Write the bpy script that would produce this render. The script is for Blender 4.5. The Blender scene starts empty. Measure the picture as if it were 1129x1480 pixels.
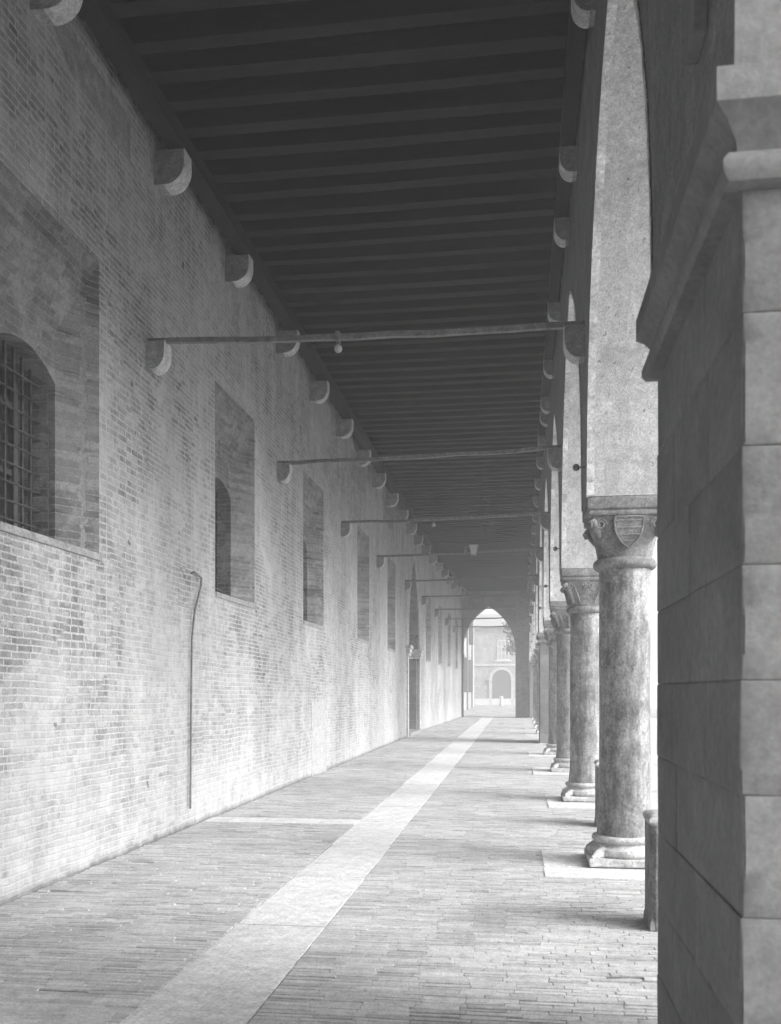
import bpy, bmesh, math, random
from mathutils import Vector, Matrix
R = math.radians
PI = math.pi
random.seed(7)
sc = bpy.context.scene
COL = sc.collection

# ------------------------------------------------------------------ materials
def nodes(name):
    m = bpy.data.materials.new(name); m.use_nodes = True
    nt = m.node_tree; nt.nodes.clear()
    out = nt.nodes.new('ShaderNodeOutputMaterial'); b = nt.nodes.new('ShaderNodeBsdfPrincipled')
    nt.links.new(b.outputs[0], out.inputs[0])
    b.inputs['Specular IOR Level'].default_value = 0.25
    return m, nt, b
class N:
    def __init__(s, nt): s.nt = nt
    def new(s, t, **kw):
        n = s.nt.nodes.new(t)
        for k, v in kw.items(): setattr(n, k, v)
        return n
    def set(s, sock, v):
        if isinstance(v, bpy.types.NodeSocket): s.nt.links.new(v, sock)
        elif isinstance(v, (int, float)) and sock.type in ('RGBA',): sock.default_value = (v, v, v, 1)
        else: sock.default_value = v
    def math(s, op, a, b=0.0, clamp=False):
        n = s.new('ShaderNodeMath', operation=op, use_clamp=clamp); s.set(n.inputs[0], a); s.set(n.inputs[1], b); return n.outputs[0]
    def pos(s): return s.new('ShaderNodeNewGeometry').outputs['Position']
    def noise(s, scale, detail=4, rough=.55, vec=None, dist=0):
        n = s.new('ShaderNodeTexNoise'); n.inputs['Scale'].default_value = scale; n.inputs['Detail'].default_value = detail
        n.inputs['Roughness'].default_value = rough; n.inputs['Distortion'].default_value = dist
        s.nt.links.new(vec if vec else s.pos(), n.inputs['Vector']); return n.outputs[0]
    def scalev(s, v):
        n = s.new('ShaderNodeVectorMath', operation='MULTIPLY'); s.nt.links.new(s.pos(), n.inputs[0]); n.inputs[1].default_value = v; return n.outputs[0]
    def ramp(s, fac, stops):
        n = s.new('ShaderNodeMapRange'); n.clamp = True
        (a, va), (b, vb) = stops
        s.set(n.inputs[0], fac)
        for i, v in enumerate((a, b, va, vb)): n.inputs[i + 1].default_value = v
        return n.outputs[0]
    def mix(s, f, a, b):
        n = s.new('ShaderNodeMix', data_type='FLOAT'); s.set(n.inputs[0], f); s.set(n.inputs[2], a); s.set(n.inputs[3], b); return n.outputs[0]
    def bump(s, b, h, strength=.4, dist=.01):
        n = s.new('ShaderNodeBump'); n.inputs['Strength'].default_value = strength; n.inputs['Distance'].default_value = dist
        s.nt.links.new(h, n.inputs['Height']); s.nt.links.new(n.outputs[0], b.inputs['Normal'])

def brick_mat(name, lo=.18, hi=.32, mortar=.36, wash=.40, bw=.23, rh=.0666, ms=.011, washamt=1.0, stain=True):
    m, nt, b = nodes(name); n = N(nt)
    p = n.pos(); sx = n.new('ShaderNodeSeparateXYZ'); nt.links.new(p, sx.inputs[0])
    wob = n.noise(.8, 2); wob2 = n.noise(14, 3)
    u = n.math('SUBTRACT', sx.outputs[1], sx.outputs[0])
    u = n.math('ADD', u, n.math('MULTIPLY', wob2, .03))
    v = n.math('ADD', sx.outputs[2], n.math('ADD', n.math('MULTIPLY', wob, .05), n.math('MULTIPLY', wob2, .018)))
    cb = n.new('ShaderNodeCombineXYZ'); nt.links.new(u, cb.inputs[0]); nt.links.new(v, cb.inputs[1])
    br = n.new('ShaderNodeTexBrick'); nt.links.new(cb.outputs[0], br.inputs['Vector'])
    I = br.inputs; br.squash = .62; br.squash_frequency = 2; br.offset = .5
    I['Scale'].default_value = 1; I['Mortar Size'].default_value = ms; I['Mortar Smooth'].default_value = .35
    I['Brick Width'].default_value = bw; I['Row Height'].default_value = rh; I['Bias'].default_value = 0
    I['Color1'].default_value = (lo,) * 3 + (1,); I['Color2'].default_value = (hi,) * 3 + (1,); I['Mortar'].default_value = (mortar,) * 3 + (1,)
    # a second bond, coarser and a little out of level, shows in rebuilt areas
    cb2 = n.new('ShaderNodeCombineXYZ'); nt.links.new(n.math('ADD', u, .11), cb2.inputs[0])
    nt.links.new(n.math('ADD', n.math('MULTIPLY', v, 1.0), n.math('MULTIPLY', u, .012)), cb2.inputs[1])
    br2 = n.new('ShaderNodeTexBrick'); nt.links.new(cb2.outputs[0], br2.inputs['Vector']); br2.offset = .37; br2.squash = .8; br2.squash_frequency = 3
    for k_ in ('Scale', 'Mortar Smooth', 'Bias', 'Color1', 'Color2', 'Mortar'): br2.inputs[k_].default_value = I[k_].default_value
    br2.inputs['Brick Width'].default_value = bw * 1.25; br2.inputs['Row Height'].default_value = rh * .86; br2.inputs['Mortar Size'].default_value = ms * .8
    reg = n.ramp(n.noise(.42, 5, .55), ((.495, 0), (.515, 1)))
    bwa = n.new('ShaderNodeRGBToBW'); nt.links.new(br.outputs[0], bwa.inputs[0])
    bwb = n.new('ShaderNodeRGBToBW'); nt.links.new(br2.outputs[0], bwb.inputs[0])
    col = n.mix(reg, bwa.outputs[0], bwb.outputs[0]); fac = n.mix(reg, br.outputs['Fac'], br2.outputs['Fac'])
    fine = n.noise(62, 6, .72)
    bare = n.ramp(n.noise(.9, 4, .6, n.scalev((1.7, 1.7, 1.7))), ((.53, 0), (.57, 1)))
    brick_only = n.math('SUBTRACT', 1, fac)
    col = n.math('MULTIPLY', col, n.math('SUBTRACT', 1, n.math('MULTIPLY', n.math('MULTIPLY', bare, brick_only), .38)))
    odd = n.ramp(n.noise(6.3, 3, .5, cb.outputs[0]), ((.56, 0), (.62, .42)))
    col = n.math('MULTIPLY', col, n.math('SUBTRACT', 1, n.math('MULTIPLY', odd, brick_only)))
    col = n.math('MULTIPLY', col, n.ramp(fine, ((.32, .60), (.68, 1.38))))
    mid = n.noise(17, 4, .7); col = n.math('MULTIPLY', col, n.ramp(mid, ((.34, .80), (.64, 1.13))))
    if stain:
        # flaking limewash that hides the joints in broad patches, darker bare patches elsewhere
        w1 = n.noise(.55, 5, .6, dist=.4)
        mask = n.ramp(w1, ((.36, 0.05), (.58, .93 * washamt)))
        ragged = n.noise(9, 5, .7)
        mask = n.math('MULTIPLY', mask, n.ramp(ragged, ((.36, .35), (.6, 1))))
        col = n.mix(mask, col, n.math('MULTIPLY', n.ramp(n.noise(3, 4), ((.3, .86), (.7, 1.06))), wash))
        # damp salts crusting the foot of the wall
        foot = n.ramp(n.math('ADD', sx.outputs[2], n.math('MULTIPLY', n.noise(1.1, 5, .7), 1.6)), ((.9, .75), (1.9, 0)))
        foot = n.math('MULTIPLY', foot, n.ramp(n.noise(7, 6, .75), ((.38, .1), (.62, 1))))
        col = n.mix(foot, col, wash * 1.0)
        streak = n.noise(1.0, 5, .7, n.scalev((2.6, 2.6, .33)))
        col = n.math('MULTIPLY', col, n.ramp(streak, ((.33, .86), (.64, 1.08))))
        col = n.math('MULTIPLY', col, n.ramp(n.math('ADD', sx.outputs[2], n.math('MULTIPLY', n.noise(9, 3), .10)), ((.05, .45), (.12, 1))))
        hole = n.ramp(n.noise(2.7, 2, .5, cb.outputs[0]), ((.735, 0), (.75, .8)))
        col = n.mix(hole, col, .07)
        spots = n.ramp(n.noise(5.5, 6, .8), ((.60, 0), (.70, .5)))
        col = n.mix(spots, col, lo * .75)
    cc = n.new('ShaderNodeCombineXYZ')
    for i in range(3): nt.links.new(col, cc.inputs[i])
    nt.links.new(cc.outputs[0], b.inputs['Base Color'])
    b.inputs['Roughness'].default_value = .93
    h = n.math('ADD', n.math('MULTIPLY', fac, -.55), n.math('ADD', n.math('MULTIPLY', fine, .5), n.math('MULTIPLY', n.noise(8, 4), .8)))
    n.bump(b, h, .75, .016)
    return m

def stone_mat(name, lo, hi, scale=6, fine=40, bump=.4, dist=.01, stretch=(1, 1, 1), spec=.25, rough=.88, spot=None, attr=False, grain=.36, streak=0):
    m, nt, b = nodes(name); n = N(nt)
    v = n.scalev(stretch)
    a = n.noise(scale, 8, .72, v); f = n.noise(fine * 1.35, 6, .75)
    col = n.ramp(a, ((.32, lo), (.66, hi)))
    col = n.math('MULTIPLY', col, n.ramp(f, ((.34, 1 - grain), (.66, 1 + grain))))
    g2 = n.noise(fine * .33, 5, .7); col = n.math('MULTIPLY', col, n.ramp(g2, ((.34, 1 - grain * .6), (.66, 1 + grain * .5))))
    if spot is not None:
        k = n.ramp(n.noise(scale * 1.9, 8, .85, v), ((.50, 0), (.64, .8)))
        col = n.mix(k, col, n.math('MULTIPLY', spot, n.ramp(f, ((.3, .8), (.7, 1.2)))))
    if streak:
        st = n.noise(7, 7, .75, n.scalev((1, 1, .11))); col = n.math('MULTIPLY', col, n.ramp(st, ((.40, 1 - streak), (.60, 1 + streak * .6))))
        pit = n.ramp(n.noise(26, 4, .6), ((.64, 0), (.70, .7))); col = n.mix(pit, col, .06)
    if attr:
        at = n.new('ShaderNodeAttribute', attribute_name='tone'); col = n.math('MULTIPLY', col, at.outputs['Fac'])
    cc = n.new('ShaderNodeCombineXYZ')
    for i in range(3): nt.links.new(col, cc.inputs[i])
    nt.links.new(cc.outputs[0], b.inputs['Base Color'])
    b.inputs['Roughness'].default_value = rough; b.inputs['Specular IOR Level'].default_value = spec
    n.bump(b, n.math('ADD', n.math('MULTIPLY', a, .9), n.math('MULTIPLY', f, .5)), bump, dist)
    return m

def plain(name, v, rough=.7, metal=0, spec=.25):
    m, nt, b = nodes(name); b.inputs['Base Color'].default_value = (v, v, v, 1)
    b.inputs['Roughness'].default_value = rough; b.inputs['Metallic'].default_value = metal; b.inputs['Specular IOR Level'].default_value = spec
    return m

M = dict(
    wall=brick_mat('wall_brick'),
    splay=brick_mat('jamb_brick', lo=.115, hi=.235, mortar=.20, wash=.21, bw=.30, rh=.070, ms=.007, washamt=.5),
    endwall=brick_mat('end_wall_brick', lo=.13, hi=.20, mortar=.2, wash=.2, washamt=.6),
    plaster=stone_mat('arch_plaster', .12, .20, 2.2, 45, .5, .012, spot=.10),
    soffit=stone_mat('soffit_plaster', .31, .46, 1.9, 45, .6, .012, (1, 1, .6), spot=.27, grain=.3, streak=.10),
    patch=stone_mat('patch_plaster', .27, .34, 4, 30, .5, .01, spot=.30),
    corbel2=stone_mat('surround_stone', .30, .42, 5, 40, .6, .010),
    palestone=stone_mat('pale_stone', .34, .52, 8, 40, .5, .008, spot=.22),  # pale stone; on corbel fronts its paleness stands for caught light
    ring=stone_mat('ring_stone', .38, .54, 5, 30, .5, .01, attr=True),
    column=stone_mat('column_marble', .12, .32, 2.6, 28, .8, .014, (1.3, 1.3, .75), spot=.07, grain=.36, streak=.32),
    capital=stone_mat('capital_stone', .11, .24, 6, 34, .6, .010, spot=.08),
    base=stone_mat('base_stone', .30, .52, 7, 30, .7, .012, spot=.22),
    pier=stone_mat('pier_stone', .10, .18, 1.3, 24, .5, .010, attr=True, grain=.17),
    slab=stone_mat('slab_stone', .43, .54, 3, 34, .5, .008, attr=True, spot=.34, grain=.32),
    paver=stone_mat('paver_brick', .29, .41, 1.3, 50, .6, .006, attr=True, grain=.28),
    bedding=stone_mat('bedding_sand', .07, .12, 9, 60, .5, .01),
    corbel=stone_mat('corbel_stone', .17, .29, 5, 40, .6, .010, spot=.13, attr=True),
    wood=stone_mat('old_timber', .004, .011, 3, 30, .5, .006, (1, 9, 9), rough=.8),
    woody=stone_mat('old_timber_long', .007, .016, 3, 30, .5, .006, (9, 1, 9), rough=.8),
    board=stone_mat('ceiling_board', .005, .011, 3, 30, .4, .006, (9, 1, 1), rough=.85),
    iron=stone_mat('rusty_iron', .07, .17, 12, 50, .5, .004, rough=.65, spec=.4),
    grille=stone_mat('grille_iron', .035, .08, 12, 50, .5, .004, rough=.7, spec=.3),
    dark=plain('dark_glass', .025, .35, 0, .5),
    frame=plain('weathered_frame', .10, .7),
    door=stone_mat('grey_door_wood', .07, .12, 4, 30, .4, .006, (8, 8, 1)),
    darkdoor=stone_mat('dark_door_wood', .05, .09, 4, 30, .4, .006, (8, 8, 1)),
    ground=stone_mat('piazza_ground', .34, .50, .5, 12, .6, .02),
    road=stone_mat('cobbles', .16, .36, .9, 4, .9, .03, (1, .35, 1), spot=.10),
    facade=stone_mat('facade_plaster', .21, .34, 1.1, 14, .5, .02, spot=.17),
    shutter=plain('shutter_paint', .09, .7),
    leaf=stone_mat('leaves', .04, .11, 3, 20, .2, .01),
    bark=stone_mat('bark', .06, .12, 8, 30, .8, .02, (3, 3, 1)),
    glass=plain('lamp_glass', .34, .2, 0, .5),
    tile=stone_mat('roof_tile', .18, .30, 6, 20, .8, .03),
)

# ------------------------------------------------------------------ mesh helpers
class MB:
    def __init__(s): s.v = []; s.f = []; s.t = []
    def add(s, vs, fs, tone=1.0):
        o = len(s.v); s.v += [tuple(p) for p in vs]; s.f += [tuple(i + o for i in f) for f in fs]; s.t += [tone] * len(vs); return s
    def box(s, x0, x1, y0, y1, z0, z1, tone=1.0, jit=0, rnd=random):
        j = (lambda: rnd.uniform(-jit, jit)) if jit else (lambda: 0)
        vs = [(x + j(), y + j(), z + j()) for z in (z0, z1) for (x, y) in ((x0, y0), (x1, y0), (x1, y1), (x0, y1))]
        return s.add(vs, [(3, 2, 1, 0), (4, 5, 6, 7), (0, 1, 5, 4), (1, 2, 6, 5), (2, 3, 7, 6), (3, 0, 4, 7)], tone)
    def prism(s, poly, axis, a, b, tone=1.0):
        # poly: list of 2-D points; axis: the axis it is extruded along, from a to b
        def P(p, t): return (t, p[0], p[1]) if axis == 0 else (p[0], t, p[1]) if axis == 1 else (p[0], p[1], t)
        n = len(poly)
        vs = [P(p, a) for p in poly] + [P(p, b) for p in poly]
        fs = [tuple(range(n))[::-1], tuple(range(n, 2 * n))] + [(i, (i + 1) % n, n + (i + 1) % n, n + i) for i in range(n)]
        return s.add(vs, fs, tone)
    def lathe(s, prof, cx, cy, seg=40, tone=1.0, cap=True):
        vs = []; fs = []
        for (r, z) in prof:
            for k in range(seg):
                a = 2 * PI * k / seg; vs.append((cx + r * math.cos(a), cy + r * math.sin(a), z))
        for i in range(len(prof) - 1):
            for k in range(seg):
                k2 = (k + 1) % seg
                fs.append((i * seg + k, i * seg + k2, (i + 1) * seg + k2, (i + 1) * seg + k))
        if cap: fs += [tuple(range(seg))[::-1], tuple(range((len(prof) - 1) * seg, len(prof) * seg))]
        return s.add(vs, fs, tone)
    def tube(s, pts, r, seg=8, tone=1.0):
        pts = [Vector(p) for p in pts]; n = len(pts)
        rr = r if isinstance(r, (list, tuple)) else [r] * n
        vs = []; fs = []; up = None
        for i, p in enumerate(pts):
            d = (pts[min(i + 1, n - 1)] - pts[max(i - 1, 0)]).normalized()
            if up is None:
                up = d.cross(Vector((0, 0, 1)));
                if up.length < .05: up = d.cross(Vector((1, 0, 0)))
                up.normalize()
            up = (up - d * up.dot(d)).normalized(); w = d.cross(up)
            for k in range(seg):
                a = 2 * PI * k / seg + PI / seg
                vs.append(p + (up * math.cos(a) + w * math.sin(a)) * rr[i])
        for i in range(n - 1):
            for k in range(seg):
                k2 = (k + 1) % seg; fs.append((i * seg + k, i * seg + k2, (i + 1) * seg + k2, (i + 1) * seg + k))
        fs += [tuple(range(seg))[::-1], tuple(range((n - 1) * seg, n * seg))]
        return s.add(vs, fs, tone)
    def ball(s, c, r, seg=16, sq=(1, 1, 1)):
        prof = [(max(.0005, math.sin(PI * i / 10)), -math.cos(PI * i / 10)) for i in range(11)]
        o = len(s.v); s.lathe([(p * r * sq[0], c[2] + z * r * sq[2]) for p, z in prof], c[0], c[1], seg)
        return s
    def build(s, name, mat, parent=None, smooth=None, bevel=0, org=None):
        me = bpy.data.meshes.new(name)
        o3 = ORG.get(parent.name, Vector((0, 0, 0))) if parent else (Vector(org) if org else Vector((0, 0, 0)))
        me.from_pydata([(x - o3.x, y - o3.y, z - o3.z) for x, y, z in s.v], [], s.f)
        at = me.attributes.new('tone', 'FLOAT', 'POINT'); at.data.foreach_set('value', s.t)
        me.materials.append(mat)
        bm = bmesh.new(); bm.from_mesh(me)
        if bevel:
            es = [e for e in bm.edges if len(e.link_faces) == 2 and e.calc_face_angle(0) > .5]
            bmesh.ops.bevel(bm, geom=es, offset=bevel, segments=2, profile=.6, affect='EDGES')
        bmesh.ops.recalc_face_normals(bm, faces=bm.faces[:])
        bm.to_mesh(me); bm.free()
        if smooth is not None:
            me.polygons.foreach_set('use_smooth', [True] * len(me.polygons)); me.set_sharp_from_angle(angle=R(smooth))
        me.update()
        o = bpy.data.objects.new(name, me); COL.objects.link(o)
        if parent: o.parent = parent
        elif org: o.location = o3
        ORG[o.name] = o3
        return o
ORG = {}
def tag(o, label=None, cat=None, group=None, kind=None):
    for k, v in (('label', label), ('category', cat), ('group', group), ('kind', kind)):
        if v: o[k] = v
    return o
def root(name, loc, label, cat, group=None):
    o = bpy.data.objects.new(name, None); COL.objects.link(o); o.location = loc; ORG[o.name] = Vector(loc)
    return tag(o, label, cat, group)
def copy_tree(o, parent=None):
    c = o.copy(); COL.objects.link(c)
    if parent: c.parent = parent
    for ch in list(o.children): copy_tree(ch, c)
    return c
def arch_pts(y0, y1, zs, rise, n=14):
    """points of a pointed arch from (y0, zs) over the apex to (y1, zs)"""
    a = (y1 - y0) / 2; Rr = (a * a + rise * rise) / (2 * a); left = []
    th = math.asin(min(1, rise / Rr))
    for i in range(n + 1):
        t = th * i / n; left.append((Rr - Rr * math.cos(t), Rr * math.sin(t)))
    pts = [(y0 + x, zs + z) for x, z in left]
    return pts + [(y1 - x, zs + z) for x, z in left[::-1][1:]]

# ------------------------------------------------------------------ key measures (metres, camera at x=0 y=0)
W = -3.84            # face of the brick wall
AX0, AX1 = .61, 1.34 # arcade wall, inner and outer face
AC = .975
ZT = 7.95
ENDY = 56.0
def wx(y): return max(0, y - 36) * .0224     # beyond the portal the wall leans in a little
CY = [8.9, 13.9, 18.8, 23.75, 34.75, 39.8, 44.9, 50.0]

# ------------------------------------------------------------------ setting: ground, pavement, path
g = MB().add([(-400, -400, -.03), (400, -400, -.03), (400, 400, -.03), (-400, 400, -.03)], [(0, 1, 2, 3)])
tag(g.build('ground', M['ground']), kind='structure')
b = MB().box(W - .6, 1.60, -14, ENDY + 1.0, -.3, -.012)
tag(b.build('pavement_bed', M['bedding']), kind='structure')
rnd = random.Random(3)
pv = MB(); y = -2.6
while y < ENDY + .9:
    far = y > 26
    ph = rnd.uniform(.046, .062) * (1.7 if far else 1)
    x = W + .008 + wx(y) + rnd.uniform(0, .02)
    gap = rnd.choice((.004, .005, .006, .008, .011))
    while x < 1.56:
        L = rnd.uniform(.08 if x < W + .1 + wx(y) else .2, .29); x1 = min(x + L, 1.58)
        xa_ = -1.90 - max(0, y - 5) * .006; xb_ = xa_ + .60 + max(0, y - 5) * .002
        if xa_ - .02 <= x < xb_: x = xb_ + .010; x1 = x + L
        elif x < xa_ and x1 > xa_ - .05: x1 = xa_ - .009
        z = rnd.gauss(0, .0011) - (.010 if rnd.random() < .012 else 0) + .002 * math.sin(x * 1.7 + y * .9); tx = rnd.gauss(0, .0005); ty = rnd.gauss(0, .0016)
        yo = rnd.gauss(0, .0022) + .006 * math.sin(x * 2.3 + y)
        xs, xe, ys, ye = x + .0012, x1 - .0012, y + yo, y + ph - gap + yo
        c = .0022
        top = [(xs + c, ys + c, z - tx - ty), (xe - c, ys + c, z + tx - ty), (xe - c, ye - c, z + tx + ty), (xs + c, ye - c, z - tx + ty)]
        mid = [(xs, ys, z - .005), (xe, ys, z - .005), (xe, ye, z - .005), (xs, ye, z - .005)]
        bot = [(xs, ys, -.02), (xe, ys, -.02), (xe, ye, -.02), (xs, ye, -.02)]
        t = rnd.choice((.86, .93, 1, 1, 1.04, 1.09)) * rnd.uniform(.93, 1.07)
        pv.add(bot + mid + top, [(0, 1, 5, 4), (1, 2, 6, 5), (2, 3, 7, 6), (3, 0, 4, 7), (4, 5, 9, 8), (5, 6, 10, 9), (6, 7, 11, 10), (7, 4, 8, 11), (8, 9, 10, 11)], t)
        x = x1
    y += ph
tag(pv.build('pavement', M['paver']), kind='structure')
ps = MB(); y = -2.5
while y < ENDY + .8:
    L = rnd.uniform(1.2, 2.3); y1 = min(y + L, ENDY + .8)
    xa = -1.90 - max(0, y - 5) * .006 + rnd.uniform(-.003, .003); w_ = .60 + max(0, y - 5) * .002
    ps.box(xa, xa + w_, y + .011, y1 - .011, -.02, .0002 + rnd.gauss(0, .0006), rnd.uniform(.96, 1.05), jit=.0015, rnd=rnd)
    y = y1
for (ya, yb) in ((10.98, 11.38), (29.9, 30.35)):
    x = W + .02
    while x < -1.95:
        x1 = min(x + rnd.uniform(.7, 1.1), -1.94)
        ps.box(x + .004, x1 - .004, ya, yb, -.02, .006 + rnd.gauss(0, .001), rnd.uniform(1.0, 1.12), jit=.002, rnd=rnd); x = x1
tag(ps.build('path', M['slab'], bevel=.0015), kind='structure')
# kerb between the portico and the open square
k = MB(); y = -3.0
while y < ENDY + 1:
    k.box(1.585, 1.93, y + .005, y + 1.45, -.2, .015 + rnd.gauss(0, .002), rnd.uniform(.9, 1.08), jit=.003, rnd=rnd); y += 1.46
tag(k.build('kerb', M['slab'], bevel=.008), kind='structure')
rd = MB().box(-9, 12, ENDY + 1.02, 103.5, -.2, -.008)
tag(rd.build('road', M['road']), kind='structure')

# ------------------------------------------------------------------ the long brick wall
wall = root('brick_wall', (W, 26, 0), 'long high brick wall with deep splayed windows along the left of the portico', 'wall')
wins = [(1.5, 3.3), (6.38, 8.18), (11.5, 13.3), (16.42, 18.18), (22.1, 23.9), (27.3, 29.06), (38.3, 40.0), (43.0, 44.6), (47.4, 49.0), (51.9, 53.3)]
WZ0, WZ1 = 2.86, 5.56
PY0, PY1, PZS, PZA = 32.3, 35.95, 3.15, 6.6
D1, D2 = .25, .66
wm = MB(); sp = MB()
def wq(mb, pts): mb.add([(x + wx(y), y, z) for x, y, z in pts], [(0, 1, 2, 3)])
def strip(y0, y1, z0, z1):
    n = max(1, int((y1 - y0) / 2))
    for i in range(n):
        a = y0 + (y1 - y0) * i / n; c = y0 + (y1 - y0) * (i + 1) / n
        wq(wm, [(W, a, z0), (W, c, z0), (W, c, z1), (W, a, z1)])
edges = sorted(wins + [(PY0, PY1)]); prev = -14
for (a, c) in edges:
    strip(prev, a, -.1, ZT); prev = c
    if (a, c) == (PY0, PY1): continue
    strip(a, c, -.1, WZ0); strip(a, c, WZ1, ZT)
strip(prev, ENDY, -.1, ZT)
for (a, c) in wins:
    s_ = .35 if c - a > 1.7 else .3
    x1 = W - D1; x2 = W - D2; zi0 = WZ0 + .08; zi1 = 4.78; zs = 4.33; za = 4.52
    i0, i1 = a + s_, c - s_
    for q in ([(W, a, WZ0), (x1, i0, zi0), (x1, i0, zi1), (W, a, WZ1)], [(W, c, WZ0), (x1, i1, zi0), (x1, i1, zi1), (W, c, WZ1)],
              [(W, a, WZ1), (W, c, WZ1), (x1, i1, zi1), (x1, i0, zi1)], [(W, a, WZ0), (W, c, WZ0), (x1, i1, zi0), (x1, i0, zi0)]):
        wq(sp, q)
    # inner segmental arch over the window proper
    n = 10; pr = []
    for i in range(n + 1):
        t = i / n; y = i0 + (i1 - i0) * t; pr.append((y, zs + (za - zs) * (1 - (2 * t - 1) ** 2)))
    for (p, q) in zip(pr, pr[1:]):
        wq(sp, [(x1, p[0], p[1]), (x1, q[0], q[1]), (x1, q[0], zi1), (x1, p[0], zi1)])
        wq(sp, [(x1, p[0], p[1]), (x1, q[0], q[1]), (x2, q[0], q[1]), (x2, p[0], p[1])])
    for yy in (i0, i1): wq(sp, [(x1, yy, zi0), (x1, yy, zs), (x2, yy, zs), (x2, yy, zi0)])
    wq(sp, [(x1, i0, zi0), (x1, i1, zi0), (x2, i1, zi0), (x2, i0, zi0)])
# portal opening
ap = arch_pts(PY0, PY1, PZS, PZA - PZS)
for p, q in zip(ap, ap[1:]):
    wq(wm, [(W, p[0], p[1]), (W, q[0], q[1]), (W, q[0], ZT), (W, p[0], ZT)])
    wq(sp, [(W, p[0], p[1]), (W, q[0], q[1]), (W - .9, q[0], q[1]), (W - .9, p[0], p[1])])
for yy in (PY0, PY1): wq(sp, [(W, yy, -.1), (W, yy, PZS), (W - .9, yy, PZS), (W - .9, yy, -.1)])
wm.box(W - 1.3, W - 1.0, -14, ENDY, -.1, ZT)
wm.box(W - 1.0, W - .002, -14, -13.9, -.1, ZT)
wm.box(W - 1.0, W - .002, -13.8, ENDY, ZT + .002, ZT + .1)
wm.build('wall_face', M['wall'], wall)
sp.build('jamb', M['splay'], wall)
# windows: pane + frame, grille and sill
for wi, (a, c) in enumerate(wins):
    s_ = .35 if c - a > 1.7 else .3
    i0, i1 = a + s_, c - s_; o = wx((a + c) / 2)
    m = MB().box(W - D2 - .03 + o, W - D2 + .012 + o, i0, i1, WZ0 + .08, 4.6)
    w_ = m.build('window', M['dark'], wall)
    fm = MB(); xf = W - D2 + .013 + o
    for yy in (i0, (i0 + i1) / 2 - .03, i1 - .06): fm.box(xf, xf + .045, yy, yy + .06, WZ0 + .09, 4.55)
    for zz in (WZ0 + .09, 3.5, 4.1): fm.box(xf + .002, xf + .04, i0 + .06, i1 - .06, zz, zz + .05)
    fm.build('frame', M['frame'], w_)
    gm = MB(); xg = W - D1 - .16 + o
    ny = int((i1 - i0) / .155)
    for j in range(1, ny + 1):
        yy = i0 + (i1 - i0) * j / (ny + 1)
        t = (yy - i0) / (i1 - i0); zt = 4.33 + .19 * (1 - (2 * t - 1) ** 2)
        gm.box(xg - .010, xg + .010, yy - .011, yy + .011, WZ0 + .07, zt + .02)
    for j in range(9):
        zz = WZ0 + .18 + j * .158
        gm.tube([(xg + .014, i0 - .03, zz), (xg + .016, (i0 + i1) / 2, zz - .006), (xg + .014, i1 + .03, zz)], .011, 6)
    gm.build('grille', M['grille'], w_)
    sl = MB().box(W - D1 + .02 + o, W + .015 + o, a + .02, c + .03, WZ0 - .065, WZ0 + .004, jit=.003)
    sl.build('sill', M['corbel'], w_, bevel=.006)
# portal
P = MB()
for r0, prj in ((.0, .05), (.16, .02)):
    outer = arch_pts(PY0 - r0 - .15, PY1 + r0 + .15, PZS, PZA - PZS + r0 + .18); inner = arch_pts(PY0 - r0, PY1 + r0, PZS, PZA - PZS + r0)
    for i in range(len(inner) - 1):
        (a0, b0), (a1, b1), (c0, d0), (c1, d1) = inner[i], inner[i + 1], outer[i], outer[i + 1]
        P.add([(W - .02, a0, b0), (W - .02, a1, b1), (W - .02, c1, d1), (W - .02, c0, d0), (W + prj, a0, b0), (W + prj, a1, b1), (W + prj, c1, d1), (W + prj, c0, d0)],
              [(0, 1, 2, 3), (4, 5, 6, 7), (0, 1, 5, 4), (2, 3, 7, 6), (0, 3, 7, 4), (1, 2, 6, 5)], 1.0)
for yy in (PY0 - .30, PY1 + .005):
    P.box(W - .02, W + .055, yy, yy + .295, -.02, PZS - .22, jit=.004)
dw = P.build('doorway', M['base'], wall)
im = MB()
for yy, q in ((PY0 - .36, PY0 + .30), (PY1 - .30, PY1 + .36)):
    for z0, z1, e in ((PZS - .34, PZS - .24, .0), (PZS - .24, PZS - .10, .03), (PZS - .10, PZS + .02, .07)):
        im.box(W - .7, W + .10 + e, yy - e, q + e, z0, z1 - .003, jit=.006)
im.build('impost', M['base'], dw, bevel=.012)
jm = MB()
for yy in (PY0 + .003, PY1 - .26):
    for k_ in range(8): jm.box(W - .5, W - .05, yy, yy + .25, .12 + k_ * .33, .12 + (k_ + 1) * .33 - .006, rnd.uniform(.85, 1.1), jit=.004)
jm.build('jamb', M['pier'], dw, bevel=.01)
MB().box(W - .86, W + .12, PY0 - .05, PY1 + .02, -.02, .12, jit=.006).build('threshold', M['corbel'], dw, bevel=.012)
dl = MB().box(W - .80, W - .74, PY0 + .25, PY1 - .26, .12, PZS)
for k_ in range(1, 6):
    yy = PY0 + .25 + k_ * (PY1 - PY0 - .51) / 6; dl.box(W - .738, W - .71, yy - .03, yy + .03, .14, PZS - .02)
dl.build('door', M['darkdoor'], dw)
tp = MB(); tp.prism([(PY0 + .02, PZS + .02)] + [(p, q - .04) for p, q in ap[1:-1]] + [(PY1 - .02, PZS + .02)], 0, W - .82, W - .70)
tp.build('tympanum', M['splay'], dw)
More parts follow.
